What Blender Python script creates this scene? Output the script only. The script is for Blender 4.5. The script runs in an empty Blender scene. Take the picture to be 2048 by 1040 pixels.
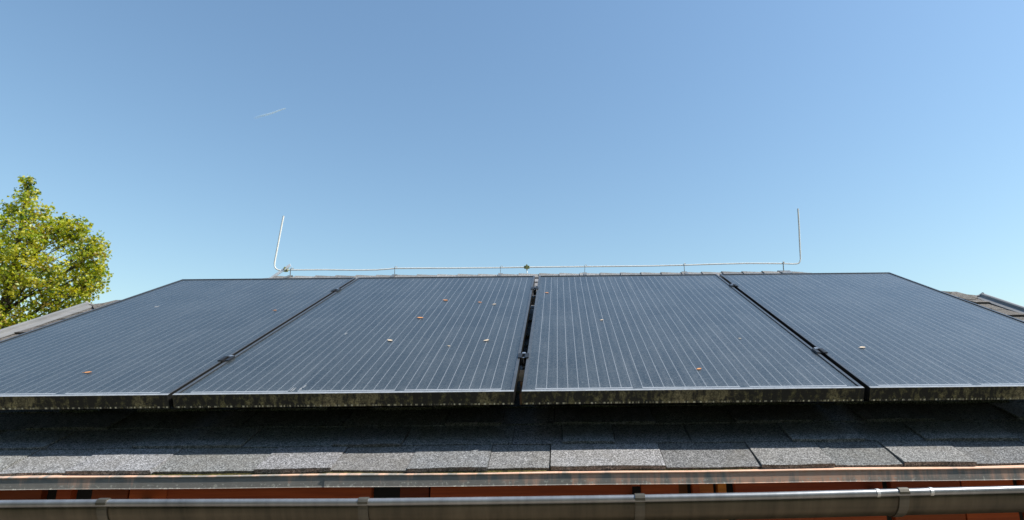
import bpy, bmesh, math, random
import numpy as np
from mathutils import Vector, Matrix
rnd = random.Random(7)
S = bpy.context.scene
COL = S.collection
Z0 = 2.9                                   # height of the panels' lower edge above the ground
SL = math.radians(25)                      # roof pitch
CS, SN = math.cos(SL), math.sin(SL)

# ------------------------------------------------------------------ camera
cam_d = bpy.data.cameras.new('camera'); cam = bpy.data.objects.new('camera', cam_d); COL.objects.link(cam)
r_ = Vector((0.999950921, 0.000809344, -0.009874233)); u_ = Vector((0.0097592, -0.25217742, 0.9676318))
f_ = Vector((0.00170691, 0.96768068, 0.25217294))
M = Matrix.Identity(4)
for i in range(3):
    M[i][0], M[i][1], M[i][2] = r_[i], u_[i], -f_[i]
M[0][3], M[1][3], M[2][3] = 0.12498, -1.79296, -0.06644 + Z0
cam.matrix_world = M
cam_d.sensor_width = 36; cam_d.lens = 1181.98 / 2048 * 36; cam_d.shift_x = -95.2 / 2048
cam_d.clip_start = 0.05; cam_d.clip_end = 20000
cam_d.dof.use_dof = True; cam_d.dof.focus_distance = 2.3; cam_d.dof.aperture_fstop = 6.3
S.camera = cam

# ------------------------------------------------------------------ sky, sun, exposure
SUN_EL, SUN_AZ = math.radians(52), math.radians(101)    # azimuth clockwise from +Y
w = bpy.data.worlds.new('World'); S.world = w; w.use_nodes = True
nt = w.node_tree; bg = nt.nodes['Background']
sky = nt.nodes.new('ShaderNodeTexSky'); sky.sky_type = 'NISHITA'; sky.sun_disc = False
sky.sun_elevation = SUN_EL; sky.sun_rotation = SUN_AZ
sky.altitude = 200; sky.air_density = 1.6; sky.dust_density = 0.8; sky.ozone_density = 5.0
wb = nt.nodes.new('ShaderNodeMix'); wb.data_type = 'RGBA'; wb.blend_type = 'MULTIPLY'; wb.inputs[0].default_value = 1.0
wb.inputs[7].default_value = (.995, 1.03, .995, 1)                # the photograph's slightly cyan white balance
nt.links.new(sky.outputs[0], wb.inputs[6]); nt.links.new(wb.outputs[2], bg.inputs[0]); bg.inputs[1].default_value = 0.131
sun_d = bpy.data.lights.new('sun', 'SUN'); sun_d.energy = 4.5; sun_d.angle = math.radians(0.53); sun_d.color = (1, .955, .88)
sun = bpy.data.objects.new('sun', sun_d); COL.objects.link(sun)
sd = Vector((math.sin(SUN_AZ) * math.cos(SUN_EL), math.cos(SUN_AZ) * math.cos(SUN_EL), math.sin(SUN_EL)))
sun.rotation_euler = sd.to_track_quat('Z', 'Y').to_euler(); sun.location = (6, -2, 12)
S.view_settings.view_transform = 'Standard'; S.view_settings.look = 'None'
S.view_settings.exposure = 0.32; S.view_settings.gamma = 1

# ------------------------------------------------------------------ helpers
class MB:
    """collects boxes, tubes and sheets and links them as ONE mesh object"""
    def __init__(s): s.v = []; s.f = []; s.c = []; s.sm = []
    def add(s, vs, fs, col=(1, 1, 1), smooth=False):
        b = len(s.v); s.v += [tuple(v) for v in vs]
        for f in fs: s.f.append(tuple(b + i for i in f)); s.c.append(col); s.sm.append(smooth)
    def hexa(s, p, col=(1, 1, 1)):          # p: 4 bottom, 4 top (same order, counter-clockwise from above)
        s.add(p, [(3, 2, 1, 0), (4, 5, 6, 7), (0, 1, 5, 4), (1, 2, 6, 5), (2, 3, 7, 6), (3, 0, 4, 7)], col)
    def box(s, a, b, T=None, col=(1, 1, 1)):
        p = [(a[0], a[1], a[2]), (b[0], a[1], a[2]), (b[0], b[1], a[2]), (a[0], b[1], a[2]),
             (a[0], a[1], b[2]), (b[0], a[1], b[2]), (b[0], b[1], b[2]), (a[0], b[1], b[2])]
        if T: p = [T(*q) for q in p]
        s.hexa(p, col)
    def tube(s, pts, rad, n=8, col=(1, 1, 1), caps=True):
        pts = [Vector(p) for p in pts]; rs = rad if isinstance(rad, (list, tuple)) else [rad] * len(pts)
        rings = []; prev = None
        for i, p in enumerate(pts):
            t = (pts[min(i + 1, len(pts) - 1)] - pts[max(i - 1, 0)]).normalized()
            a = prev if prev is not None else (Vector((0, 0, 1)) if abs(t.z) < .9 else Vector((0, 1, 0)))
            a = (a - t * a.dot(t)).normalized(); prev = a; b = t.cross(a)
            rings.append([p + (a * math.cos(k * 2 * math.pi / n) + b * math.sin(k * 2 * math.pi / n)) * rs[i] for k in range(n)])
        vs = [q for r in rings for q in r]; fs = []
        for i in range(len(pts) - 1):
            for k in range(n):
                fs.append((i * n + k, i * n + (k + 1) % n, (i + 1) * n + (k + 1) % n, (i + 1) * n + k))
        s.add(vs, fs, col, True)
        if caps:
            s.add(rings[0], [tuple(range(n - 1, -1, -1))], col); s.add(rings[-1], [tuple(range(n))], col)
    def sweep(s, prof, path, col=(1, 1, 1), smooth=True):   # prof: (y,z) list closed; path: (x,dy,dz)
        n = len(prof); vs = []
        for (x, dy, dz) in path: vs += [(x, y + dy, z + dz) for (y, z) in prof]
        fs = []
        for i in range(len(path) - 1):
            for k in range(n):
                fs.append((i * n + k, i * n + (k + 1) % n, (i + 1) * n + (k + 1) % n, (i + 1) * n + k))
        s.add(vs, fs, col, smooth)
        s.add(vs[:n], [tuple(range(n - 1, -1, -1))], col); s.add(vs[-n:], [tuple(range(n))], col)
    def build(s, name, mat, parent=None):
        m = bpy.data.meshes.new(name); m.from_pydata(s.v, [], s.f)
        m.polygons.foreach_set('use_smooth', s.sm)
        at = m.color_attributes.new('tint', 'FLOAT_COLOR', 'CORNER')
        cols = []
        for f, c in zip(s.f, s.c): cols += [c[0], c[1], c[2], 1.0] * len(f)
        at.data.foreach_set('color', cols)
        bm = bmesh.new(); bm.from_mesh(m); bmesh.ops.recalc_face_normals(bm, faces=bm.faces); bm.to_mesh(m); bm.free()
        m.materials.append(mat)
        o = bpy.data.objects.new(name, m); COL.objects.link(o)
        if parent: o.parent = parent
        return o

def tag(o, label=None, cat=None, group=None, kind=None):
    if label: o['label'] = label
    if cat: o['category'] = cat
    if group: o['group'] = group
    if kind: o['kind'] = kind
    return o
def empty(name, loc=(0, 0, 0), rot=(0, 0, 0)):
    o = bpy.data.objects.new(name, None); COL.objects.link(o); o.location = loc; o.rotation_euler = rot
    o.empty_display_size = .1
    return o

class NM:
    """small node-material helper"""
    def __init__(s, name):
        s.m = bpy.data.materials.new(name); s.m.use_nodes = True; s.t = s.m.node_tree
        s.b = s.t.nodes['Principled BSDF']; s.out = s.t.nodes['Material Output']
    def n(s, typ, **k):
        o = s.t.nodes.new(typ)
        for a, v in k.items(): setattr(o, a, v)
        return o
    def l(s, a, b): s.t.links.new(a, b)
    def set(s, sock, v):
        if hasattr(v, 'is_output') or hasattr(v, 'links'): s.l(v, sock)
        else: sock.default_value = v
    def coord(s, scale=(1, 1, 1), kind='Object'):
        c = s.n('ShaderNodeTexCoord'); mp = s.n('ShaderNodeMapping'); mp.inputs['Scale'].default_value = scale
        s.l(c.outputs[kind], mp.inputs[0]); return mp.outputs[0]
    def noise(s, vec, scale, detail=4, rough=.6):
        o = s.n('ShaderNodeTexNoise'); s.l(vec, o.inputs['Vector'])
        o.inputs['Scale'].default_value = scale; o.inputs['Detail'].default_value = detail; o.inputs['Roughness'].default_value = rough
        return o.outputs['Fac']
    def ramp(s, fac, stops):
        o = s.n('ShaderNodeValToRGB'); s.set(o.inputs[0], fac); e = o.color_ramp.elements
        while len(e) < len(stops): e.new(.5)
        for i, (p, c) in enumerate(stops):
            e[i].position = p; e[i].color = (*c, 1) if isinstance(c, tuple) else (c, c, c, 1)
        return o.outputs[0]
    def mix(s, fac, a, b, blend='MIX'):
        o = s.n('ShaderNodeMix', data_type='RGBA', blend_type=blend)
        s.set(o.inputs[0], fac)
        for k, v in ((6, a), (7, b)): s.set(o.inputs[k], (*v, 1) if isinstance(v, tuple) else v)
        return o.outputs[2]
    def math(s, op, a, b=0.0, c=0.0):
        o = s.n('ShaderNodeMath', operation=op); s.set(o.inputs[0], a); s.set(o.inputs[1], b); s.set(o.inputs[2], c); return o.outputs[0]
    def attr(s, name='tint'):
        return s.n('ShaderNodeVertexColor', layer_name=name).outputs[0]
    def sep(s, vec):
        o = s.n('ShaderNodeSeparateXYZ'); s.l(vec, o.inputs[0]); return o.outputs
    def bump(s, h, strength=.5, dist=.001):
        o = s.n('ShaderNodeBump'); o.inputs['Strength'].default_value = strength; o.inputs['Distance'].default_value = dist
        s.l(h, o.inputs['Height']); s.l(o.outputs[0], s.b.inputs['Normal'])
    def base(s, c, rough=.6, metal=0., spec=.5):
        s.set(s.b.inputs['Base Color'], (*c, 1) if isinstance(c, tuple) else c)
        s.set(s.b.inputs['Roughness'], rough); s.set(s.b.inputs['Metallic'], metal)
        s.b.inputs['Specular IOR Level'].default_value = spec
        return s.m

# ------------------------------------------------------------------ materials
FL = .0105
def mat_shingle():
    k = NM('granulated_bitumen'); c = k.coord()
    a = k.noise(c, 300, 2, .7); b = k.noise(c, 9, 4, .6); st = k.noise(k.coord((40, 3, 3)), 1, 3)
    vo = k.n('ShaderNodeTexVoronoi'); k.l(c, vo.inputs['Vector']); vo.inputs['Scale'].default_value = 380
    gran = k.ramp(k.math('MULTIPLY_ADD', k.sep(vo.outputs['Color'])[0], .5, k.math('MULTIPLY', a, .5)),
                  [(.20, .058), (.43, .165), (.60, .285), (.82, .56)])
    col = k.mix(1, gran, k.attr(), 'MULTIPLY')
    col = k.mix(k.math('MULTIPLY', k.ramp(b, [(.46, 0.), (.70, 1.)]), .45), col, k.mix(a, (.075, .07, .06), (.26, .24, .205)))
    wr = k.noise(c, 34, 3, .6); col = k.mix(k.math('MULTIPLY', k.ramp(wr, [(.60, 0.), (.72, 1.)]), .5), col, (.05, .05, .052))
    xo = k.math('ABSOLUTE', k.sep(c)[0])
    sidew = k.math('MINIMUM', k.math('MAXIMUM', k.math('MULTIPLY', k.math('SUBTRACT', k.math('MULTIPLY_ADD', b, .4, xo), 2.1), 3.0), 0.0), 1.0)
    col = k.mix(sidew, col, k.mix(1, col, (.62, .58, .53), 'MULTIPLY'))                # lichen-browned towards the gables
    k.bump(a, .6, .0015)
    return k.base(col, .92, spec=.25)
def mat_moss():
    k = NM('mossy_bitumen_edge'); c = k.coord((1, 1, 1)); a = k.noise(c, 90, 4, .7)
    return k.base(k.ramp(a, [(.35, (.025, .022, .012)), (.5, (.075, .065, .022)), (.68, (.20, .16, .06))]), .95, spec=.1)
def mat_plain(name, col, rough=.6, metal=0., var=.25, sc=20, spec=.5):
    k = NM(name); c = k.coord(); a = k.noise(c, sc, 5, .65)
    lo = tuple(x * (1 - var) for x in col); hi = tuple(min(1, x * (1 + var)) for x in col)
    return k.base(k.ramp(a, [(.3, lo), (.7, hi)]), k.ramp(a, [(.3, max(0., rough - .08)), (.7, min(1., rough + .08))]), metal, spec)
def mat_copper():
    k = NM('patinated_drip_edge'); c = k.coord((26, .5, 2.2)); a = k.noise(c, 1, 5, .62)
    c2 = k.coord((1.25, 0, 0)); zone = k.noise(c2, 1.6, 2, .5); x = k.sep(k.coord())[0]
    bias = k.ramp(k.math('MULTIPLY_ADD', x, .34, .5), [(.15, -.06), (.40, .03), (.56, .20), (1., .20)])
    t = k.math('ADD', k.math('MULTIPLY_ADD', zone, .7, -.35), k.math('ADD', a, bias))
    zz = k.math('SUBTRACT', k.sep(k.coord())[2], Z0 - .2345); t = k.math('MULTIPLY_ADD', zz, 5.0, t)
    t = k.math('ADD', t, k.math('MULTIPLY', k.math('GREATER_THAN', zz, .0095), .06))  # extra tan on the top lip: its sunlit highlight painted in
    tan = k.mix(k.noise(k.coord((60, 1, 6)), 1, 3), (.84, .42, .26), (.80, .60, .46))
    grey = k.mix(k.noise(k.coord((45, 1, 8)), 1, 4), (.26, .245, .22), (.40, .375, .335))
    col = k.mix(k.ramp(t, [(.58, 0.), (.74, .95)]), grey, tan)
    spots = k.noise(k.coord((1, 1, 1)), 140, 2); z = k.sep(k.coord())[2]
    low = k.math('LESS_THAN', z, Z0 - .2425)
    col = k.mix(k.math('MULTIPLY', low, k.ramp(spots, [(.58, 0.), (.66, 1.)])), col, (.6, .58, .5))
    return k.base(col, .7, 0., .3)
def mat_zinc(name, dark, light, rough=.5, metal=.6):
    k = NM(name); a = k.noise(k.coord((30, 2, 4)), 1, 5, .65); b = k.noise(k.coord(), 6, 4)
    dr = k.noise(k.coord((11, 1, 1.2)), 1, 4, .7); hz = k.noise(k.coord((1.1, 9, 60)), 1, 3, .6)
    t = k.math('ADD', k.math('MULTIPLY_ADD', a, .35, k.math('MULTIPLY', b, .25)), k.math('MULTIPLY_ADD', dr, .3, k.math('MULTIPLY', hz, .2)))
    t = k.math('MULTIPLY_ADD', k.math('SUBTRACT', t, .55), 1.5, .5)
    k.bump(k.noise(k.coord(), 14, 3), .15, .002)
    return k.base(k.ramp(t, [(.32, dark), (.66, light)]), rough, metal)
def mat_wood(name, a_, b_):
    k = NM(name); g = k.noise(k.coord((1.5, 14, 40)), 1.6, 5, .65); kn = k.noise(k.coord((4, 9, 9)), 1.4, 2)
    col = k.ramp(g, [(.3, a_), (.7, b_)]); col = k.mix(1, col, k.attr(), 'MULTIPLY')
    col = k.mix(k.ramp(kn, [(.70, 0.), (.74, .8)]), col, (.04, .012, .005))
    return k.base(col, .55)
def mat_glass():
    k = NM('panel_glass_over_cells'); v = k.coord(); xs = k.sep(v)
    CW = .1585; x0, y0 = .0245, .0375
    px = k.math('SUBTRACT', xs[0], x0); py = k.math('SUBTRACT', xs[1], y0)
    SP = CW / 5
    fx = k.math('ABSOLUTE', k.math('SUBTRACT', k.math('FRACT', k.math('DIVIDE', px, SP)), .5))
    line = k.math('LESS_THAN', fx, .00060 / SP)
    inx = k.math('MULTIPLY', k.math('GREATER_THAN', px, 0), k.math('LESS_THAN', px, CW * 6))
    iny = k.math('MULTIPLY', k.math('GREATER_THAN', py, -.012), k.math('LESS_THAN', py, CW * 10))
    line = k.math('MULTIPLY', line, k.math('MULTIPLY', inx, iny))
    # cross ribbon along the lower edge, broken after every second string
    fr = k.math('MODULO', k.math('ADD', px, 2 * CW * 5), 2 * CW)
    rib = k.math('MULTIPLY', k.math('GREATER_THAN', fr, SP * .45), k.math('LESS_THAN', fr, 2 * CW - SP * .45))
    rib = k.math('MULTIPLY', rib, k.math('MULTIPLY', k.math('GREATER_THAN', py, -.0145), k.math('LESS_THAN', py, -.0085)))
    rib = k.math('MULTIPLY', rib, inx)
    lines = k.math('MAXIMUM', line, rib)
    # cells: tiny differences of tint from cell to cell, thin dark joints between them
    wn = k.n('ShaderNodeTexWhiteNoise', noise_dimensions='2D'); fl = k.n('ShaderNodeCombineXYZ')
    k.l(k.math('FLOOR', k.math('DIVIDE', px, CW)), fl.inputs[0]); k.l(k.math('FLOOR', k.math('DIVIDE', py, CW)), fl.inputs[1])
    k.l(fl.outputs[0], wn.inputs['Vector'])
    cell = k.mix(wn.outputs[0], (.030, .039, .043), (.043, .053, .057))
    # fine grid fingers read as faint streaks, plus rain streaks and dust
    streak = k.noise(k.coord((90, 2.2, 1)), 1, 4, .7); dust = k.noise(v, 160, 3, .75); big = k.noise(v, 3.2, 4, .6)
    d = k.math('ADD', k.math('MULTIPLY', k.ramp(streak, [(.42, 0.), (.8, 1.)]), .30),
               k.math('MULTIPLY', k.ramp(dust, [(.45, 0.), (.72, 1.)]), .50))
    oi = k.n('ShaderNodeObjectInfo'); rn = oi.outputs['Random']
    run = k.noise(k.coord((26, .9, 1)), 1, 5, .7)                     # dried run-off tracks
    d = k.math('MULTIPLY_ADD', k.ramp(run, [(.52, 0.), (.72, 1.)]), .32, d)
    d = k.math('MULTIPLY', d, k.math('MULTIPLY', k.math('MULTIPLY_ADD', big, 1.2, .12), k.math('MULTIPLY_ADD', rn, .6, .7)))
    edge = k.ramp(k.math('ADD', xs[1], k.math('MULTIPLY', streak, .05)), [(.02, 1.), (.09, 0.)])
    d = k.math('ADD', d, k.math('MULTIPLY', edge, k.math('MULTIPLY', dust, .55)))
    col = k.mix(lines, cell, (.38, .40, .42))
    col = k.mix(k.math('MULTIPLY', d, .50), col, (.27, .28, .28))
    spk = k.n('ShaderNodeTexVoronoi'); k.l(v, spk.inputs['Vector']); spk.inputs['Scale'].default_value = 26
    sp = k.math('MULTIPLY', k.math('LESS_THAN', spk.outputs['Distance'], .055), k.math('GREATER_THAN', k.sep(spk.outputs['Color'])[0], .62))
    col = k.mix(k.math('MULTIPLY', sp, .6), col, (.42, .43, .42))
    k.base(col, k.math('MULTIPLY_ADD', dust, .25, .15), 0, .75)
    return k.m
def mat_frame():
    k = NM('black_anodised_frame'); a = k.noise(k.coord((60, 60, 30)), 1, 5, .7); b = k.noise(k.coord((5, 5, 5)), 1, 3)
    gn = k.n('ShaderNodeNewGeometry'); v = k.coord(); xs = k.sep(v)
    front = k.math('LESS_THAN', xs[1], .0008)
    st = k.math('ADD', k.math('MULTIPLY', k.noise(k.coord((38, 1, 9)), 1, 5, .75), .5), k.math('MULTIPLY', k.noise(k.coord((55, 1, 48)), 1, 4, .7), .5)); zone = k.noise(k.coord((3.1, 0, 0)), 1, 3, .6)
    fine = k.noise(k.coord((210, 1, 160)), 1, 3, .7)
    dirt = k.ramp(k.math('ADD', k.math('MULTIPLY_ADD', zone, .55, -.28), st), [(.48, .03), (.61, 1.)])
    dirt = k.math('MULTIPLY', dirt, k.ramp(k.math('MULTIPLY', xs[2], -1 / .042), [(.0, .45), (.35, .7), (1., 1.)]))
    dirt = k.math('MULTIPLY', dirt, k.ramp(fine, [(.35, .15), (.65, 1.)]))
    low = k.math('MULTIPLY', k.math('LESS_THAN', xs[2], -.0365), k.ramp(k.noise(k.coord((110, 0, 0)), 1, 2, .6), [(.5, 0.), (.6, 1.)]))
    dcol = k.mix(k.ramp(zone, [(.35, 0.), (.65, 1.)]), (.42, .41, .12), (.76, .65, .36))
    col = k.mix(k.math('MULTIPLY', front, k.math('MULTIPLY', dirt, .8)), (.017, .017, .016), dcol)
    col = k.mix(k.math('MULTIPLY', front, k.math('MULTIPLY', low, .9)), col, (.85, .82, .62))
    top = k.math('GREATER_THAN', xs[2], -.0006)
    tdust = k.math('MULTIPLY', top, k.ramp(a, [(.3, .25), (.7, .75)]))
    col = k.mix(tdust, col, (.12, .13, .14))
    lowrail = k.math('MULTIPLY', top, k.math('LESS_THAN', xs[1], FL + .0005))
    col = k.mix(k.math('MULTIPLY', lowrail, k.ramp(a, [(.25, .5), (.6, .95)])), col, (.40, .42, .44))
    return k.base(col, k.mix(front, (.3, .3, .3), (.8, .8, .8)), 0, .5)
def mat_leaf():
    k = NM('spring_leaf'); t = k.attr()
    k.t.nodes.remove(k.b)
    dif = k.n('ShaderNodeBsdfDiffuse'); tr = k.n('ShaderNodeBsdfTranslucent'); gl = k.n('ShaderNodeBsdfGlossy')
    k.l(t, dif.inputs[0]); k.l(k.mix(1, t, (1.5, 1.35, .45), 'MULTIPLY'), tr.inputs[0]); gl.inputs['Roughness'].default_value = .4
    m1 = k.n('ShaderNodeMixShader'); m1.inputs[0].default_value = .5; k.l(dif.outputs[0], m1.inputs[1]); k.l(tr.outputs[0], m1.inputs[2])
    m2 = k.n('ShaderNodeMixShader'); m2.inputs[0].default_value = .05; k.l(m1.outputs[0], m2.inputs[1]); k.l(gl.outputs[0], m2.inputs[2])
    k.l(m2.outputs[0], k.out.inputs[0]); return k.m
def mat_contrail():
    k = NM('ice_cloud'); k.t.nodes.remove(k.b)
    d = k.n('ShaderNodeBsdfDiffuse'); d.inputs[0].default_value = (.86, .93, 1.0, 1); tp = k.n('ShaderNodeBsdfTransparent')
    lw = k.n('ShaderNodeLayerWeight'); lw.inputs[0].default_value = .35
    c = k.n('ShaderNodeTexCoord'); g = k.sep(c.outputs['Generated'])[0]
    al = k.math('MULTIPLY', k.math('SUBTRACT', 1, lw.outputs['Facing']), k.ramp(g, [(.0, .03), (.35, .30), (.9, .55), (1., .45)]))
    al = k.math('MULTIPLY', al, k.math('ADD', .4, k.noise(k.coord((.06, .06, .06)), 1, 3)))
    m = k.n('ShaderNodeMixShader'); k.l(al, m.inputs[0]); k.l(tp.outputs[0], m.inputs[1]); k.l(d.outputs[0], m.inputs[2])
    k.l(m.outputs[0], k.out.inputs[0]); return k.m
def mat_grass():
    k = NM('meadow'); c = k.coord(); a = k.noise(c, .5, 6, .7); b = k.noise(c, 30, 4, .7)
    return k.base(k.mix(b, k.ramp(a, [(.3, (.05, .085, .02)), (.7, (.10, .12, .035))]), (.09, .10, .04)), .95, spec=.1)

MT = dict(
    shingle=mat_shingle(), moss=mat_moss(), copper=mat_copper(), glass=mat_glass(), frame=mat_frame(),
    verge=mat_zinc('weathered_zinc_trim', (.20, .198, .19), (.34, .33, .315), .5, .3),
    gutter=mat_zinc('oxidised_gutter_metal', (.045, .040, .027), (.135, .112, .075), .42, .5),
    lip=mat_zinc('gutter_bead_skylit', (.22, .23, .24), (.42, .43, .44), .38, .6),  # lighter than the gutter body: the bead's sky reflection is painted in
    bracket=mat_zinc('gutter_strap_metal', (.075, .07, .055), (.165, .15, .12), .45, .5),
    wood=mat_wood('orange_glazed_wood', (.28, .046, .009), (.56, .112, .018)),
    sheath=mat_plain('dark_underlay', (.02, .019, .018), .9),
    alu=mat_plain('bright_aluminium', (.75, .75, .73), .35, .4, .08, 30),
    wire=mat_plain('aluminium_wire', (.88, .87, .80), .5, 0, .12, 40),
    steel=mat_plain('dull_steel_holder', (.26, .26, .25), .45, .6, .2, 40),
    black=mat_plain('black_clamp_metal', (.015, .015, .015), .45, 0, .2, 60),
    silver=mat_plain('stainless_bolt', (.62, .62, .62), .3, .8, .1, 60),
    rail=mat_plain('mill_finish_rail', (.42, .40, .37), .45, .5, .15, 20),
    hook=mat_plain('brown_coated_hook', (.30, .17, .10), .6, 0, .2, 30),
    brass=mat_plain('patinated_brass', (.30, .32, .13), .5, .3, .35, 120),
    back=mat_plain('panel_backsheet', (.012, .012, .012), .7),
    bark=mat_plain('bark', (.075, .055, .04), .9, 0, .4, 12),
    leaf=mat_leaf(), contrail=mat_contrail(), grass=mat_grass(),
    dryleaf=mat_plain('dry_leaf', (.74, .33, .12), .7, 0, .25, 150),
    paleleaf=mat_plain('pale_dry_leaf', (.72, .58, .42), .7, 0, .2, 150),
    dropping=mat_plain('chalky_dropping', (.42, .43, .44), .9, 0, .15, 200),
)

# ------------------------------------------------------------------ frames of reference
T = .170                                           # roof covering lies this far below the panels' top face
D = Vector((0, CS, SN)); N = Vector((0, -SN, CS)); O = Vector((0, 0, Z0))
def R(x, v, h=0.):                                 # front slope
    return O + Vector((x, 0, 0)) + D * v + N * (h - T)
VE, VR = -.150, 2.475                               # eave and ridge, measured up the slope
YR = R(0, VR).y; ZR = R(0, VR).z
def RB(x, v, h=0.):                                # back slope
    p = R(x, v, h); return Vector((p.x, 2 * YR - p.y, p.z))
XL, XRr = -2.61, 2.585                             # verges
RL, RRr = -1.86, 1.83                              # ridge ends
VH = 1.70                                          # the half hips start here
def hipx(v, side):
    if v <= VH: return XL if side < 0 else XRr
    t = (v - VH) / (VR - VH)
    return XL + (RL - XL) * t if side < 0 else XRr + (RRr - XRr) * t

# ------------------------------------------------------------------ ground
g = MB(); g.add([(-4000, -4000, 0), (4000, -4000, 0), (4000, 4000, 0), (-4000, 4000, 0)], [(0, 1, 2, 3)])
tag(g.build('ground', MT['grass']), 'green meadow ground around the house', 'ground', kind='structure')

k_ = NM('bounce_paving'); c_ = k_.coord(); bt = k_.n('ShaderNodeTexBrick'); k_.l(c_, bt.inputs['Vector']); bt.inputs['Scale'].default_value = 2.0
bt.inputs['Color1'].default_value = (.30, .25, .20, 1); bt.inputs['Color2'].default_value = (.36, .31, .26, 1); bt.inputs['Mortar'].default_value = (.16, .14, .11, 1); bt.inputs['Mortar Size'].default_value = .012
k_.base(k_.mix(.5, bt.outputs[0], k_.ramp(k_.noise(c_, 3, 5), [(.3, (.22, .18, .14)), (.7, (.40, .34, .28))])), .9, 0, .2)
g = MB(); g.add([(-6, -6.5, .004), (6, -6.5, .004), (6, 5.6, .004), (-6, 5.6, .004)], [(0, 1, 2, 3)])
tag(g.build('added_paving', k_.m), 'unseen brown paving added to tint the light bounced onto the gutter', 'added_paving', kind='structure')  # unseen paving, added to give the gutter a brownish reflection

# ------------------------------------------------------------------ house
house = tag(empty('house', (0, YR, 0)), 'low house of orange wood under a grey shingle roof with half hips', 'house')
HO = Vector((0, -YR, 0))
def hb(mb, name, mat, parent=None):                # a part of the house, built in world coordinates
    o = mb.build(name, mat, parent or house)
    if parent is None: o.location = HO
    return o
# roof deck
m = MB()
for F in (R, RB):
    A = [F(XL + .02, VE + .01, -.012), F(XRr - .02, VE + .01, -.012), F(XRr - .02, VH, -.012), F(RRr, VR - .01, -.012), F(RL, VR - .01, -.012), F(XL + .02, VH, -.012)]
    B = [p - Vector((0, 0, .022)) for p in A]
    m.add(A + B, [(0, 1, 2, 3, 4, 5), (11, 10, 9, 8, 7, 6)] + [(i, (i + 1) % 6, 6 + (i + 1) % 6, 6 + i) for i in range(6)])
for sx, ex, rx in ((-1, XL, RL), (1, XRr, RRr)):
    a, b, c = R(ex - sx * .02, VH, -.014), RB(ex - sx * .02, VH, -.014), R(rx, VR - .012, -.014)
    m.add([a, b, c], [(0, 1, 2)])
deck = hb(m, 'roof_deck', MT['sheath'])

# shingles: each course is a row of tabs, some of one layer, some of two
EXPO = .143
seams0 = [-1.435, -1.246, -1.007, -.723, -.51, -.30, -.078, .095, .418, .679, .887, 1.077, 1.277, 1.5]
seams1 = [-1.42, -1.16, -.83, -.56, -.35, -.02, .13, .29, .52, .82, 1.04, 1.22, 1.5]
def course(mb, F, k, v0, seams=None, thick0=None):
    v1 = v0 + EXPO + .03
    if v0 > VR - .03: return
    v1 = min(v1, VR - .002)
    xa, xb = hipx(v0 + .02, -1) + .012, hipx(v0 + .02, 1) - .012
    xs = []
    if seams:
        x = seams[0]
        while x > xa + .1: x -= rnd.uniform(.2, .32); xs.insert(0, x)
        xs += seams; x = seams[-1]
    else:
        x = xa; xs = [xa]
    while x < xb - .1: x += rnd.uniform(.13, .34); xs.append(x)
    xs = sorted(q for q in xs if xa + .05 < q < xb - .05); xs = [xa] + xs + [xb]
    wob = [rnd.uniform(-.003, .003) for _ in xs]
    dbl = rnd.random() < .5
    for i in range(len(xs) - 1):
        a, b = xs[i], xs[i + 1]; dbl = not dbl if rnd.random() < .85 else dbl
        h = .0125 if dbl else .0055
        tone = rnd.choice((.80, .88, .95, 1., 1.06, 1.14)) * (.93 if not dbl else 1.0)
        col = (tone * rnd.uniform(.98, 1.04), tone, tone * rnd.uniform(.97, 1.03))
        gp = rnd.choice((.0010, .0018, .0024))
        n = max(2, int((b - a) / .05)); lift = rnd.uniform(-.0006, .0016)
        ds = rnd.uniform(-.003, .003) + (0 if dbl else .002)
        bot, top = [], []
        for j in range(n + 1):
            t = j / n; x = a + gp + (b - a - 2 * gp) * t
            wv = wob[i] * (1 - t) + wob[i + 1] * t + ds + .0013 * math.sin(x * 23 + k * 3)
            hh = h + lift * math.sin(t * 3.1) + .0008 * math.sin(x * 31 + k)
            bot.append((x, v0 + wv, hh)); top.append((x, v1, .0012))
        vs = [F(*p) for p in bot] + [F(*p) for p in top] + [F(p[0], p[1] + .001, -.008) for p in bot]
        q = n + 1
        fs = [(j, j + 1, q + j + 1, q + j) for j in range(n)] + [(2 * q + j, 2 * q + j + 1, j + 1, j) for j in range(n)]
        vs2 = [F(top[0][0], v1, -.010), F(top[-1][0], v1, -.010)]; vs += vs2
        fs += [(0, q, 3 * q, 2 * q), (q - 1, 3 * q - 1, 3 * q + 1, 2 * q - 1)]
        mb.add(vs, fs, col)
m = MB()
for F in (R, RB):
    k = 0; v = VE + .002
    while v < VR - .03:
        course(m, F, k, v, (seams0 if k == 0 else seams1 if k == 1 else None) if F is R else None)
        v += EXPO - (.006 if k == 0 else .012); k += 1
# half-hip courses
for sx, ex, rx in ((-1, XL, RL), (1, XRr, RRr)):
    e0, e1, tp = R(ex, VH, .004), RB(ex, VH, .004), R(rx, VR, .004)
    mid = (e0 + e1) / 2; up = tp - mid; along = (e1 - e0)
    nn = along.cross(up).normalized(); nn = nn if nn.z > 0 else -nn
    K = 6
    for k in range(K):
        t0, t1 = k / K - (.04 if k == 0 else 0), min(1, (k + 1) / K + .08)
        ks = max(3, int(along.length * (1 - t0) / .27)); cuts = [0] + sorted(rnd.uniform(.05, .95) for _ in range(ks - 1)) + [1]
        for i in range(ks):
            def H(s_, t, h):
                half = along * (.5 * (1 - max(t, 0))); return mid + up * t - half + half * 2 * s_ + nn * h
            p = [H(cuts[i], t0, -.01), H(cuts[i + 1], t0, -.01), H(cuts[i + 1], t1, -.01), H(cuts[i], t1, -.01),
                 H(cuts[i], t0, .01), H(cuts[i + 1], t0, .01), H(cuts[i + 1], t1, .001), H(cuts[i], t1, .001)]
            tone = rnd.uniform(.75, 1.15); m.hexa(p, (tone, tone, tone))
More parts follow.
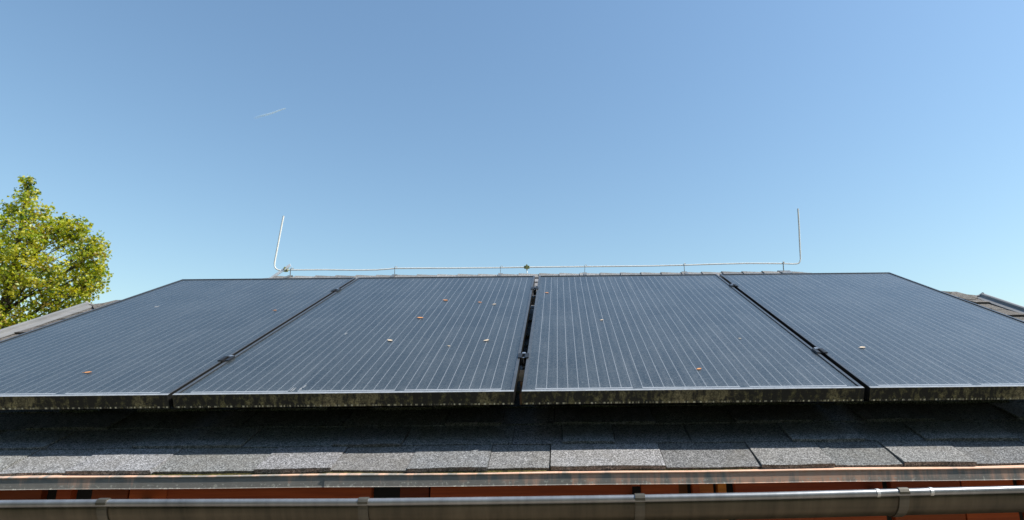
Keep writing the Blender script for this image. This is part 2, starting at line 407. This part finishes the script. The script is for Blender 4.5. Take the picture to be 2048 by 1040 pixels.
hb(m, 'shingle_covering', MT['shingle'])

# ridge and hip caps: bent shingles lapped over one another
def caps(mb, P0, P1, wl, wr, n, k0=0):
    """P0->P1 axis; wl, wr: unit vectors down either side"""
    ax = (P1 - P0)
    for i in range(n):
        a = P0 + ax * (i / n); b = P0 + ax * min(1.0, ((i + 1.35) / n))
        t = rnd.uniform(.75, 1.2); c = (t * 1.02, t, t * .97); wd = .115 + rnd.uniform(-.006, .006)
        j = rnd.uniform(0, .003)
        up = Vector((0, 0, 1))
        la, lb = a + wl * wd, b + wl * wd; ra, rb = a + wr * wd, b + wr * wd
        h1, h0 = .012 + j * .6, .006
        top = [la + up * h1 * .6, a + wl * .02 + up * (h1 + .004), a + wr * .02 + up * (h1 + .004), ra + up * h1 * .6,
               lb + up * h0 * .5, b + wl * .02 + up * h0, b + wr * .02 + up * h0, rb + up * h0 * .5]
        bot = [p - up * .007 for p in top]
        mb.add(top + bot, [(0, 1, 5, 4), (1, 2, 6, 5), (2, 3, 7, 6), (0, 8, 9, 1), (1, 9, 10, 2), (2, 10, 11, 3),
                           (0, 4, 12, 8), (3, 11, 15, 7), (8, 12, 13, 9), (9, 13, 14, 10), (10, 14, 15, 11)], c)
m = MB()
dn, dnb = Vector((0, -CS, -SN)), Vector((0, CS, -SN))
caps(m, R(RL - .03, VR, .004), R(RRr + .03, VR, .004), dn, dnb, 26)
hb(m, 'ridge_cap', MT['shingle'])
for sx, ex, rx in ((-1, XL, RL), (1, XRr, RRr)):
    for F in (R, RB):
        m = MB(); a, b = F(ex, VH, .004), F(rx, VR, .004)
        side = Vector((sx * CS, 0, -SN)); slope = dn if F is R else dnb
        axd = (b - a).normalized()
        w1 = (Vector((sx, 0, -.45))); w1 = (w1 - axd * w1.dot(axd)).normalized()
        w2 = slope - axd * slope.dot(axd); w2.normalize()
        w1 = side - axd * side.dot(axd); w1.normalize()
        caps(m, a, b, w2, w1, 8)
        hb(m, 'hip_cap', MT['shingle'])

# verge trims: zinc upstands along the gables
for sx, ex in ((-1, XL), (1, XRr)):
    for F in (R, RB):
        m = MB()
        pr = [(ex - sx * .038, .010), (ex - sx * .012, .020), (ex - sx * .010, .032), (ex - sx * .002, .036), (ex + sx * .008, .035), (ex + sx * .010, .028), (ex + sx * .012, -.10), (ex + sx * .008, -.10), (ex + sx * .006, .020), (ex - sx * .038, .006)]
        n = len(pr); vs = [F(x, VE - .01, h) for x, h in pr] + [F(x, VH - .02 + .22 * abs(x - ex), h) for x, h in pr]
        m.add(vs, [(i, (i + 1) % n, n + (i + 1) % n, n + i) for i in range(n)] + [tuple(range(n)), tuple(range(2 * n - 1, n - 1, -1))])
        vt = hb(m, 'verge_trim', MT['verge'])
        m = MB()                                   # folded end of the trim, standing slightly proud of it
        p = [F(ex - sx * x_, VH - .026 + .22 * x_ + dv, h_) for h0_ in (0,) for dv in (0, .014) for x_, h_ in ((.045, .006), (.012, .018), (-.004, .024), (.045, .014), (.012, .025), (-.004, .040))]
        m.add(p, [(0, 1, 4, 3), (1, 2, 5, 4), (6, 9, 10, 7), (7, 10, 11, 8), (3, 4, 10, 9), (4, 5, 11, 10), (0, 3, 9, 6), (2, 8, 11, 5), (0, 6, 7, 1), (1, 7, 8, 2)])
        m.build('end_flashing', MT['verge'], vt)

# starter strip with moss, drip edge
m = MB(); n = 150
for i in range(n):
    xa, xb = XL + .02 + (XRr - XL - .04) * i / n, XL + .02 + (XRr - XL - .04) * (i + 1) / n
    j = rnd.uniform(0, .004)
    m.box((xa, VE - .006 - j, -.0055), (xb, VE + .06, -.0005), R)
hb(m, 'starter_strip', MT['moss'])
ye, ze = R(0, VE).y, R(0, VE).z
m = MB()
def edge_run(mb, x0, x1, off):
    pr = [(ye - .006, ze - .0025), (ye - .0115, ze - .0045), (ye - .0115, ze - .0065), (ye - .0095, ze - .0075), (ye - .0095, ze - .0345), (ye - .0105, ze - .036), (ye - .0085, ze - .036), (ye - .0075, ze - .031), (ye - .007, ze - .010), (ye + .03, ze + .004), (ye + .03, ze + .006)]
    pth = []
    nn_ = 24
    for i in range(nn_ + 1):
        x = x0 + (x1 - x0) * i / nn_
        pth.append((x, -off, min(.0012 * abs(x) ** 1.6, .002) - .001 + .0006 * math.sin(x * 9)))
    mb.sweep(pr, pth, smooth=False)
edge_run(m, XL, -.515, 0); edge_run(m, -.522, XRr, .0016)
hb(m, 'drip_edge', MT['copper'])

# rafters, eave boards and walls
raf = (-2.50, -1.80, -1.20, -.30, .33, 1.02, 1.70, 2.50)
for x in raf:
    for F in (R, RB):
        m = MB()
        p = lambda xx, v, h: F(xx, v, h)
        v0 = VE + .075
        tt = (x - XL) / (RL - XL) if x < 0 else (XRr - x) / (XRr - RRr); ve = min(2.35, VH + tt * (VR - VH) - .16)
        q = [F(x - .035, v0 + .05, -.155), F(x + .035, v0 + .05, -.155), F(x + .035, ve, -.155), F(x - .035, ve, -.155),
             F(x - .035, v0, -.037), F(x + .035, v0, -.037), F(x + .035, ve, -.037), F(x - .035, ve, -.037)]
        t = rnd.uniform(.55, .8); m.hexa(q, (t, t, t)); hb(m, 'rafter', MT['wood'])
segs = [(-2.45, -1.85, .8), (-1.76, -1.335, .55), (-1.285, -1.245, .9), (-1.19, -1.09, .6), (-1.085, -.98, 1.25), (-.975, -.405, 1.0), (-.325, -.245, .42), (-.24, .325, 1.0),
        (.35, .455, 1.2), (.495, .515, 1.2), (.615, 1.03, .95), (1.055, 1.25, .75), (1.255, 1.40, 1.2), (1.42, 1.66, .9), (1.75, 2.45, .9)]
yb = ye + .038
for (a, b, t) in segs:
    m = MB(); dy = rnd.uniform(-.004, .006)
    nseg = max(1, int((b - a) / .1)); zb = ze - .022
    m.box((a, yb + dy, zb - .14), (b, yb + dy + .022, zb), None, (t, t * rnd.uniform(.9, 1.1), t))
    hb(m, 'eave_board', MT['wood'])
for (a, b, t, dy) in ((.518, .560, (1.3, 2.2, 2.2), .03), (.572, .595, (1.8, 3.6, 3.0), .022), (.458, .49, (.5, .9, .6), .05)):
    m = MB(); m.box((a, yb + dy, ze - .165), (b, yb + dy + .03, ze - .026), None, t); hb(m, 'spacer_block', MT['wood'])
# soffit lining that closes the eave behind the boards
m = MB(); m.box((XL + .06, yb + .11, .95), (XRr - .06, yb + .125, ze + .015)); hb(m, 'eave_lining', MT['sheath'])
# walls with vertical cladding
YW0, YW1 = ye + .36, 2 * YR - ye - .36; ZW = ze + .08
m = MB(); x = XL + .15
while x < XRr - .16:
    t = rnd.uniform(.75, 1.15); m.box((x, YW0, .35), (min(x + .138, XRr - .15), YW0 + .02, ZW), None, (t, t, t))
    m.box((x, YW1 - .02, .35), (min(x + .138, XRr - .15), YW1, ZW), None, (t, t, t)); x += .142
y = YW0 + .025
while y < YW1 - .03:
    t = rnd.uniform(.75, 1.15); vv = (min(y, 2 * YR - y) - R(0, 0).y) / CS; zt = min(R(0, min(vv, VH)).z, R(0, VH).z) - .1
    for sx, ex in ((-1, XL + .15), (1, XRr - .15)):
        a, b = sorted((ex, ex - sx * .02)); m.box((a, y, .35), (b, min(y + .138, YW1 - .025), zt), None, (t, t, t))
    y += .142
hb(m, 'wall_cladding', MT['wood'])
m = MB(); m.box((XL + .13, YW0 - .02, 0), (XRr - .13, YW1 + .02, .35)); hb(m, 'plinth', mat_plain('rendered_plinth', (.32, .31, .29), .85))
m = MB()                                            # horizontal beam on the wall, close under the gutter
m.box((XL + .12, YW0 - .10, ze - .40), (XRr - .12, YW0 - .003, ze - .02), None, (.95, .95, .95)); hb(m, 'wall_plate', MT['wood'])

# gutter
gx = [XL - .03, -2.0, -1.29, -1.04, -.65, -.385, 0., .326, .651, 1.007, 1.305, 2.0, XRr + .03]
gz = [-.262, -.262, -.2635, -.2640, -.2668, -.2685, -.2678, -.2663, -.2635, -.2580, -.2540, -.246, -.242]
def gzi(x): return float(np.interp(x, gx, gz))
GR = .061; GY = -.190 + GR                          # radius, centre line
gp = []
for i in range(15): gp.append(math.pi + math.pi * i / 14)
outer = [(GY + GR * math.cos(a), -.012 + GR * math.sin(a)) for a in gp]
inner = [(GY + (GR - .0018) * math.cos(a), -.012 + (GR - .0018) * math.sin(a)) for a in reversed(gp)]
outer = [(outer[0][0], .0 - .012)] + outer[1:-2] + [(GY + GR, -.030)]
inner = [(GY + GR - .0018, -.028)] + inner[2:-1] + [(GY - GR + .0018, -.012)]
path = [(x, 0, Z0 + gzi(x)) for x in np.linspace(gx[0], gx[-1], 60)]
m = MB(); m.sweep(outer + inner, path); gut = hb(m, 'gutter', MT['gutter'])
m = MB(); bead = [(-.188 + .0092 * math.cos(a * math.pi / 6), -.0095 + .0092 * math.sin(a * math.pi / 6)) for a in range(12)]
m.sweep(bead, path); m.build('bead', MT['lip'], gut)
for x in (-1.79, -1.035, -.375, .325, .995, 1.72):
    m = MB(); z = Z0 + gzi(x)
    for (xx, wd) in ((x, .0125),):
        op = [(GY + (GR + .0035) * math.cos(a), -.012 + (GR + .0035) * math.sin(a)) for a in gp]
        ip = [(GY + (GR + .0005) * math.cos(a), -.012 + (GR + .0005) * math.sin(a)) for a in reversed(gp)]
        hk = [(-.188 + .0122 * math.cos(t), -.0095 + .0122 * math.sin(t)) for t in np.linspace(math.pi * 1.1, -.2, 8)]
        prof = list(reversed(hk)) + op[:-1] + [(GY + GR + .06, -.030), (GY + GR + .06, -.027), (GY + GR + .0005, -.027)] + ip[2:-1] + [(-.188 + .0096, -.018)]
        m.sweep(prof, [(x - wd, 0, z), (x + wd, 0, z)], smooth=False)
    br = m.build('bracket', MT['bracket'], gut)
for x in (.93, 1.066):
    m = MB(); z = Z0 + gzi(x)
    hk = [(-.188 + .0105 * math.cos(t), -.0095 + .0105 * math.sin(t)) for t in np.linspace(math.pi * 1.35, -.2, 10)]
    hk += [(-.188 + .0094 * math.cos(t), -.0095 + .0094 * math.sin(t)) for t in np.linspace(-.2, math.pi * 1.35, 10)]
    m.sweep(hk, [(x - .004, 0, z), (x + .004, 0, z)], smooth=False); m.build('joint_clip', MT['alu'], gut)

# ------------------------------------------------------------------ solar panels
W, L, TH, FL = 1.0, 1.66, .042, .0105
def make_panel():
    root = empty('solar_panel', (0, 0, Z0), (SL, 0, 0))
    m = MB()
    for (a, b) in (((0, 0), (W, FL)), ((0, L - FL), (W, L))):
        m.box((a[0], a[1], -TH), (b[0], b[1], 0))
    for (a, b) in (((0, FL), (FL, L - FL)), ((W - FL, FL), (W, L - FL))):
        m.box((a[0], a[1], -TH), (b[0], b[1], 0))
    fr = m.build('frame', MT['frame'], root)
    bv = fr.modifiers.new('bevel', 'BEVEL'); bv.width = .0007; bv.segments = 1; bv.limit_method = 'ANGLE'
    m = MB(); m.box((FL - .002, FL - .002, -.0075), (W - FL + .002, L - FL + .002, -.0034)); m.build('glass', MT['glass'], root)
    m = MB(); m.box((FL - .001, FL - .001, -.0098), (W - FL + .001, L - FL + .001, -.0077)); m.build('backsheet', MT['back'], root)
    return root
def copy_tree(o, parent=None):
    c = o.copy(); COL.objects.link(c)
    if parent: c.parent = parent
    for ch in list(o.children): copy_tree(ch, c)
    return c
proto = make_panel()
plab = ['black solar panel at the left end of the row, nearest the tree',
        'black solar panel left of the middle gap, strewn with small orange leaves',
        'black solar panel right of the middle gap, with only few leaves',
        'black solar panel at the right end of the row, by the right verge']
spans = [(-2.029, -1.037), (-1.0235, -.0115), (.0115, 1.029), (1.0465, 2.021)]
panels = []
for i, (a, b) in enumerate(spans):
    o = proto if i == 0 else copy_tree(proto)
    o.location = (a, 0, Z0); o.scale = ((b - a) / W, 1, 1)
    tag(o, plab[i], 'solar panel', 'solar panels in a row on the roof'); panels.append(o)

# rails, hooks and clamps
def RP(x, v, h=0.): return O + Vector((x, 0, 0)) + D * v + N * h      # h from the panels' top face
mids = [(spans[i][1] + spans[i + 1][0]) / 2 for i in range(3)]
for ri, v in enumerate((.305, 1.335)):
    rl = empty('mounting_rail', RP(0, v, -T))
    tag(rl, ['lower aluminium mounting rail with clamps, hidden under the solar panels near the eave',
             'upper aluminium mounting rail with clamps, under the solar panels near the ridge'][ri], 'mounting rail', 'rails carrying the solar panels')
    Q = -RP(0, v, -T)
    def part(mb, name, mat, parent=rl, q=Q):
        mb.v = [tuple(Vector(p) + q) for p in mb.v]; return mb.build(name, mat, parent)
    m = MB(); m.box((-2.08, v - .02, -.083), (2.07, v + .02, -TH - .0005), RP); part(m, 'rail', MT['rail'])
    for x in (-1.6, -.95, -.30, .32, .98, 1.62):
        m = MB(); m.box((x - .015, v - .035, -.160), (x + .015, v - .021, -.06), RP); m.box((x - .015, v - .034, -.160), (x + .015, v + .12, -.154), RP)
        part(m, 'roof_hook', MT['hook'])
    for xi, x in enumerate(mids):
        vv = v + (.02 if xi == 2 else 0)
        cl = MB()
        cl.box((x - .0185, vv - .022, .0008), (x - .007, vv + .022, .0040), RP); cl.box((x + .007, vv - .022, .0008), (x + .0185, vv + .022, .0040), RP)
        cl.box((x - .0072, vv - .022, -.03), (x - .0048, vv + .022, .0030), RP); cl.box((x + .0048, vv - .022, -.03), (x + .0072, vv + .022, .0030), RP)
        cl.box((x - .0047, vv - .022, -.03), (x + .0047, vv + .022, -.027), RP)
        c = part(cl, 'clamp', MT['black'])
        b = MB(); b.tube([RP(x, vv, -.026), RP(x, vv, -.004)], .0044, 6); b.tube([RP(x, vv, -.0265), RP(x, vv, -.045)], .003, 8)
        b.box((x - .0058, vv + .024, -.028), (x + .0058, vv + .036, .0022), RP)
        part(b, 'bolt', MT['silver'], c)
        if ri == 0:
            b = MB(); b.box((x - .008, vv - .12, -.125), (x + .008, vv - .06, -.085), RP, (1, 1, 1)); b.box((x - .009, vv - .06, -.125), (x + .009, vv - .052, -.07), RP)
            part(b, 'roof_hook', MT['hook'])

# ------------------------------------------------------------------ lightning conductor on the ridge
lc = empty('lightning_conductor', (0, YR, ZR + .01))
tag(lc, 'thin silvery lightning conductor wire along the ridge with both ends bent upright', 'lightning conductor')
LQ = Vector((0, -YR, -ZR - .01))
wp = [(-1.887, 1.358), (-1.893, 1.290), (-1.900, 1.19), (-1.911, 1.04), (-1.9135, 1.002), (-1.911, .980), (-1.902, .963), (-1.886, .952), (-1.857, .946), (-1.797, .950), (-1.556, .949), (-1.322, .944), (-1.182, .944),
      (-1.10, .949), (-1.049, .954), (-.857, .9535), (-.657, .952), (-.305, .9512), (-.103, .953), (.313, .953), (.782, .9535), (1.02, .957), (1.277, .963), (1.486, .9655), (1.65, .963), (1.747, .961), (1.80, .9585),
      (1.831, .959), (1.846, .963), (1.857, .975), (1.8625, .996), (1.866, 1.04), (1.871, 1.12), (1.881, 1.261), (1.887, 1.376)]
m = MB(); m.tube([Vector((x, YR, z + Z0)) + LQ for x, z in wp], [.0060 if z > 1.0 else .0048 for x, z in wp], 8); m.build('wire', MT['wire'], lc)
for i, (x, thick) in enumerate(((-1.791, 1.3), (-1.046, 1), (-.291, .8), (.31, .8), (1.024, 1.1), (1.732, 1.5))):
    m = MB(); z = float(np.interp(x, [p[0] for p in wp[8:27]], [p[1] for p in wp[8:27]])) + Z0
    b = Vector((x, YR, ZR + .012)); r = .0022 * thick
    lean = rnd.uniform(-.003, .003)
    m.tube([b + LQ, Vector((x + lean, YR - .009, z - .004)) + LQ, Vector((x + lean, YR - .009, z + .006)) + LQ, Vector((x + lean + .004, YR - .004, z + .013)) + LQ, Vector((x + lean + .012, YR + .004, z + .0125)) + LQ, Vector((x + lean + .014, YR + .008, z + .004)) + LQ], r, 6)
    h = m.build('wire_holder', MT['steel'], lc)
    f = MB()
    for sgn in (-1, 1):
        a = Vector((x, YR, ZR + .019)) + LQ; d_ = Vector((0, sgn * CS, -SN))
        wd = .016 if i not in (5,) else .045
        p = [a + Vector((-wd, 0, 0)), a + Vector((wd, 0, 0)), a + d_ * .09 + Vector((wd * .7, 0, 0)), a + d_ * .09 + Vector((-wd * .7, 0, 0))]
        if sgn < 0: p = [p[3], p[2], p[1], p[0]]
        f.hexa([q + Vector((0, 0, -.002)) for q in p] + p)
    f.build('foot_strap', MT['steel'], h)
# cross connector
m = MB(); x, z = -.103, .953 + Z0
def LB(px, py, pz): return Vector((x + px, YR + py, z + pz)) + LQ
m.box((-.019, -.014, -.0085), (.019, .014, -.002), LB); m.box((-.019, -.014, .002), (.019, .014, .0075), LB)
m.box((-.007, -.02, -.012), (.007, .02, .012), LB); m.tube([LB(0, -.004, .0075), LB(0, -.004, .020)], .0042, 6)
for sx in (-.014, .014): m.tube([LB(sx, 0, -.010), LB(sx, 0, .010)], .0032, 6)
cc = m.build('cross_connector', MT['brass'], lc)
m = MB(); m.tube([LB(0, -.004, -.008), LB(.001, -.006, -.03), LB(.004, -.014, -.046)], .0036, 6); m.build('stub_wire', MT['wire'], cc)
# branch wire running down the back slope and lapping over the ridge
m = MB(); A = Vector((-1.792, YR - .012, .984 + Z0)); B = Vector((-1.925, YR - .006, .888 + Z0)); ax = (B - A).normalized()
nz = Vector((-.2, -.8, .25)); nz = (nz - ax * nz.dot(ax)).normalized(); sd_ = ax.cross(nz)
ring = lambda c: [c + LQ + sd_ * .0125 - nz * .0015, c + LQ + sd_ * .0125 + nz * .0015, c + LQ - sd_ * .0125 + nz * .0015, c + LQ - sd_ * .0125 - nz * .0015]
C_ = Vector((-1.985, YR + .004, .838 + Z0))
vs = ring(A) + ring(B) + ring(C_)
m.add(vs, [(i, (i + 1) % 4, 4 + (i + 1) % 4, 4 + i) for i in range(4)] + [(4 + i, 4 + (i + 1) % 4, 8 + (i + 1) % 4, 8 + i) for i in range(4)] + [(3, 2, 1, 0), (8, 9, 10, 11)])
m.build('branch_strap', mat_plain('white_strap', (.92, .92, .92), .3, 0, .05, 40), lc)
m = MB(); x, z = -1.826, .952 + Z0
m.box((-.012, -.012, -.014), (.012, .012, .014), LB); m.tube([LB(-.006, -.012, -.018), LB(-.006, -.012, .018)], .004, 6); m.build('wire_clamp', MT['brass'], lc)

# ------------------------------------------------------------------ fallen leaves on the glass
leaf_spots = [(-1.424, .195, 'orange fallen leaf alone near the lower edge of the far left panel', 1.1, 0),
    (-1.169, .958, 'faded small leaf on the upper part of the far left panel', .8, 0),
    (-.421, 1.112, 'orange leaf, topmost and roundest on the panel left of the middle gap', 1.3, 0),
    (-.249, 1.067, 'small orange leaf, left of a close pair high beside the middle gap', .9, 0),
    (-.177, 1.027, 'pale leaf, right of a close pair high beside the middle gap', .95, 1),
    (-.473, .809, 'flat broad orange leaf below the topmost leaf, left of the middle gap', 1.4, 0),
    (-.518, .501, 'yellowish leaf lying farthest left in the lower half of its panel', 1.25, 1),
    (-.281, .429, 'tiny pale crumb of leaf, lowest on the panel left of the middle gap', .6, 1),
    (-.150, .489, 'white and orange leaf nearest the middle gap in the panel\'s lower half', 1.15, 1),
    (.065, 1.246, 'thin pinkish leaf high up just right of the upper middle clamp', .95, 0),
    (.305, .750, 'small tan leaf halfway up the panel right of the middle gap', .8, 1),
    (.578, .171, 'curled orange leaf near the lower edge of the panel right of the middle gap', .95, 0),
    (.806, .483, 'white speck near the right side of the panel right of the middle gap', .5, 1),
    (1.209, .366, 'pale tan leaf alone on the far right panel, beside the right clamp', 1.2, 1)]
for (x, v, lab, sz, pale) in leaf_spots:
    m = MB(); n = 9; ln, wd = .0095 * sz, .0052 * sz; an = rnd.uniform(-.7, .7); cu = rnd.uniform(.04, .12)
    pts = []
    for i in range(n):
        t = i / (n - 1); xx = (t - .5) * 2 * ln; w_ = wd * math.sin(math.pi * min(1, t * .93 + .04)) ** .7
        zz = cu * (xx ** 2) / ln * 1.6 + .0008
        for s_ in (-1, 0, 1):
            pts.append((xx * math.cos(an) - s_ * w_ * math.sin(an), xx * math.sin(an) + s_ * w_ * math.cos(an), zz + (abs(s_) * w_ * .3)))
    top = [D * p[1] + Vector((p[0], 0, 0)) + N * (p[2] + .0006) for p in pts]
    botm = [q - N * .0006 for q in top]; k = len(pts); fs = []
    for i in range(n - 1):
        for s_ in (0, 1):
            a = i * 3 + s_; fs += [(a, a + 1, a + 4, a + 3), (k + a + 3, k + a + 4, k + a + 1, k + a)]
    m.add(top + botm, fs, smooth=True)
    m.tube([D * 0 + Vector((-ln * math.cos(an), 0, 0)) + D * (-ln * math.sin(an)) + N * .002, Vector((-ln * 1.5 * math.cos(an), 0, 0)) + D * (-ln * 1.5 * math.sin(an)) + N * .003], .0005, 4)
    o = m.build('fallen_leaf', MT['paleleaf' if pale else 'dryleaf']); o.location = RP(x, v, -.0033)
    tag(o, lab, 'leaf', 'fallen leaves on the solar panels')
for (x, v, lab, ax, ay) in ((-1.778, 1.052, 'white bird dropping smear high on the far left panel', .020, .02), (-.718, .596, 'thin white bird dropping on the panel left of the middle gap', .014, .018), (-.677, .050, 'whitish dried splash at the lower edge of the panel left of the middle gap', .026, .034)):
    m = MB(); 
    for q in range(5):
        cx, cy = rnd.uniform(-ax, ax) * .8, rnd.uniform(-ay, ay) * .5; n = 7; hw = rnd.uniform(.0006, .0018); ln = ay * rnd.uniform(.3, 1.0); bend = rnd.uniform(-.006, .006)
        L_, R_ = [], []
        for i in range(n):
            t = i / (n - 1); w_ = hw * (math.sin(math.pi * (t * .9 + .05)) ** .5) * rnd.uniform(.6, 1.2); xx = cx + bend * t * t; yy = cy - ln * (t - .5)
            L_.append(Vector((xx - w_, 0, 0)) + D * yy + N * .0003); R_.append(Vector((xx + w_, 0, 0)) + D * yy + N * .0003)
        mid_ = [(l + r) / 2 + N * .0004 for l, r in zip(L_, R_)]
        m.add(L_ + mid_ + R_, [(i, i + 1, n + i + 1, n + i) for i in range(n - 1)] + [(n + i, n + i + 1, 2 * n + i + 1, 2 * n + i) for i in range(n - 1)], smooth=True)
    o = m.build('bird_dropping', MT['dropping']); o.location = RP(x, v, -.0033); tag(o, lab, 'bird dropping', 'bird droppings on the solar panels')

# ------------------------------------------------------------------ tree behind the left verge
TX, TY = -13.66, 12.6
tree = tag(empty('leafy_tree', (TX, TY, 0)), 'tall leafy tree with fresh yellow green leaves behind the left roof verge', 'tree')
tr = random.Random(21)
trunk = [(0, 0, 0), (.06, .02, 1.6), (-.03, .05, 3.2), (.05, 0, 4.8), (.08, .04, 6.4), (.04, 0, 7.8), (-.02, 0, 8.75)]
m = MB(); m.tube(trunk, [.24, .19, .155, .115, .075, .035, .012], 9); m.build('trunk', MT['bark'], tree)
def trunk_at(z):
    zs = [p[2] for p in trunk]; return Vector((float(np.interp(z, zs, [p[0] for p in trunk])), float(np.interp(z, zs, [p[1] for p in trunk])), z))
# foliage masses: offsets from the trunk (x right, y away, z height) and radius
cl = [(-.02, 0, 8.80, .13), (-.08, .1, 8.52, .18), (.12, -.1, 8.35, .22), (-.3, .2, 8.1, .38), (.30, .1, 7.98, .28), (.48, -.3, 7.72, .32), (1.22, .1, 7.66, .24), (1.62, 0, 7.56, .22), (1.95, .1, 7.25, .24), (2.18, -.1, 6.85, .22), (-.3, -.2, 7.6, .55), (.15, .3, 7.45, .5), (.75, .1, 7.62, .35),
      (1.0, .2, 7.45, .40), (1.28, -.2, 7.46, .34), (1.50, .1, 7.30, .32), (.9, -.5, 7.05, .60), (1.60, .3, 6.95, .46), (1.95, 0, 6.75, .34), (2.08, .1, 6.50, .28), (.2, -.6, 6.8, .75), (1.35, -.4, 6.45, .62), (1.85, .3, 6.15, .42),
      (2.05, -.1, 5.95, .28), (.75, -.7, 6.05, .75), (1.55, -.2, 5.80, .50), (-.8, -.3, 7.0, .8), (-.5, -.8, 6.1, .9), (-1.5, .2, 6.5, .9), (-1.6, -.5, 5.5, 1.0), (-2.3, .3, 5.6, .8), (.1, -.9, 5.2, .9), (1.1, -.4, 5.1, .8), (-.9, .9, 5.4, .9),
      (.8, .9, 5.7, .8), (.1, 1.2, 6.5, .8), (1.2, .9, 6.6, .55), (-1.0, 1.1, 6.6, .7), (-2.2, -.3, 4.5, .9), (1.7, .1, 4.6, .8), (.4, -1.1, 4.2, .9), (-.9, -1.0, 4.2, .9), (.6, 1.2, 4.5, .9), (-1.0, 1.3, 4.1, .9), (2.1, .4, 5.1, .45), (1.9, .2, 5.55, .34), (1.5, .2, 5.3, .42), (2.15, .1, 6.2, .25)]
m = MB()
for (x, y, z, r) in cl:
    b = trunk_at(max(1.8, z - .35 - .55 * math.hypot(x, y))); e = Vector((x, y, z)); md = b.lerp(e, .5) + Vector((0, 0, .12)) + Vector((tr.uniform(-.1, .1), tr.uniform(-.1, .1), 0))
    rr = .018 + .028 * r; m.tube([b, b.lerp(md, .5) + Vector((0, 0, .05)), md, e], [rr, rr * .8, rr * .6, .008], 6)
    for q in range(int(5 + r * 8)):
        d_ = Vector((tr.gauss(0, 1), tr.gauss(0, 1), tr.gauss(.3, 1))).normalized() * r * tr.uniform(.7, 1.12)
        s_ = md.lerp(e, tr.uniform(.3, 1)); m.tube([s_, s_.lerp(e + d_, .5) + Vector((0, 0, .03)), e + d_], [.009, .006, .003], 4, caps=False)
m.build('limbs', MT['bark'], tree)
m = MB()
def leaf(p, size, col):
    n = Vector((tr.gauss(0, 1), tr.gauss(0, 1), tr.gauss(.5, .8))).normalized(); a = n.orthogonal().normalized()
    a = (Matrix.Rotation(tr.uniform(0, 6.28), 3, n) @ a); b = n.cross(a)
    l_, w_ = size, size * .42; fold = n * size * .16
    m.add([p - a * l_ * .5, p + b * w_ - a * l_ * .05 + fold, p + a * l_ * .5 - fold * .6, p - b * w_ - a * l_ * .05 + fold], [(0, 1, 2), (0, 2, 3)], col)
pal = [((.52, .52, .04), 4), ((.41, .47, .034), 4), ((.25, .35, .025), 3), ((.60, .56, .07), 3), ((.33, .24, .05), 1), ((.09, .15, .015), 2)]
pool = [c for c, k in pal for _ in range(k)]
for (x, y, z, r) in cl:
    ntw = int(33 * (r / .5) ** 2 + 8)
    for q in range(ntw):
        d_ = Vector((tr.gauss(0, 1), tr.gauss(0, 1), tr.gauss(0, 1))).normalized() * (r * tr.uniform(.25, 1.1))
        c = Vector((x, y, z)) + d_; base = tr.choice(pool)
        for j in range(tr.randint(7, 17)):
            p = c + Vector((tr.gauss(0, 1), tr.gauss(0, 1), tr.gauss(0, .8))) * .075
            t = tr.uniform(.8, 1.2); cc_ = base if tr.random() < .7 else tr.choice(pool)
            leaf(p, tr.uniform(.05, .10), (cc_[0] * t, cc_[1] * t, cc_[2] * t))
m.build('crown', MT['leaf'], tree)

# ------------------------------------------------------------------ unseen tree belt behind the camera, added to darken the shade under the panels
m = MB(); br = random.Random(5)
for i in range(46):
    cx = -40 + 80 * i / 45 + br.uniform(-.6, .6); cy = -12.5 + br.uniform(-1.2, 1.2); hh = br.uniform(13, 16.5)
    m.tube([(cx, cy - 1.2, 0), (cx + .1, cy - 1.2, hh * .8)], [.22, .08], 7, (.05, .04, .03))
    for q in range(380):
        z = br.uniform(.2, hh); rr = 1.9 * math.sin(math.pi * min(.98, .22 + .74 * z / hh)) ** .6
        a_ = br.uniform(0, 6.283); p = Vector((cx + rr * math.cos(a_) * br.uniform(.5, 1.05), cy + rr * .9 * math.sin(a_) * br.uniform(.5, 1.05), z))
        n = Vector((br.gauss(0, 1), br.gauss(.6, 1), br.gauss(.3, .6))).normalized(); a = n.orthogonal().normalized(); b = n.cross(a); sz_ = br.uniform(.25, .55)
        t = br.uniform(.7, 1.3); c = (.055 * t, .085 * t, .018 * t)
        m.add([p - a * sz_, p + b * sz_ * .6, p + a * sz_, p - b * sz_ * .6], [(0, 1, 2, 3)], c)
tag(m.build('sky_block_trees', MT['leaf']), 'unseen dark green tree belt behind the camera, added to block low sky light', 'wood', kind='stuff')

# ------------------------------------------------------------------ vapour trail high in the sky
A, B = Vector((-1337.2, 2362, 1274.4 + Z0)), Vector((-1216.3, 2391.7, 1338.4 + Z0))
m = MB(); ps, rs = [], []
for i in range(30):
    t = i / 29; ps.append(A.lerp(B, t) - A + Vector((0, 0, 1.4 * math.sin(t * 9)))); rs.append(4.4 * (1 - t) ** .6 + 1.3 + .25 * math.sin(i * 2.3))
m.tube(ps, rs, 14)
o = m.build('vapour_trail', MT['contrail']); o.location = A
tag(o, 'short faint white vapour trail high in the blue sky', 'vapour trail')
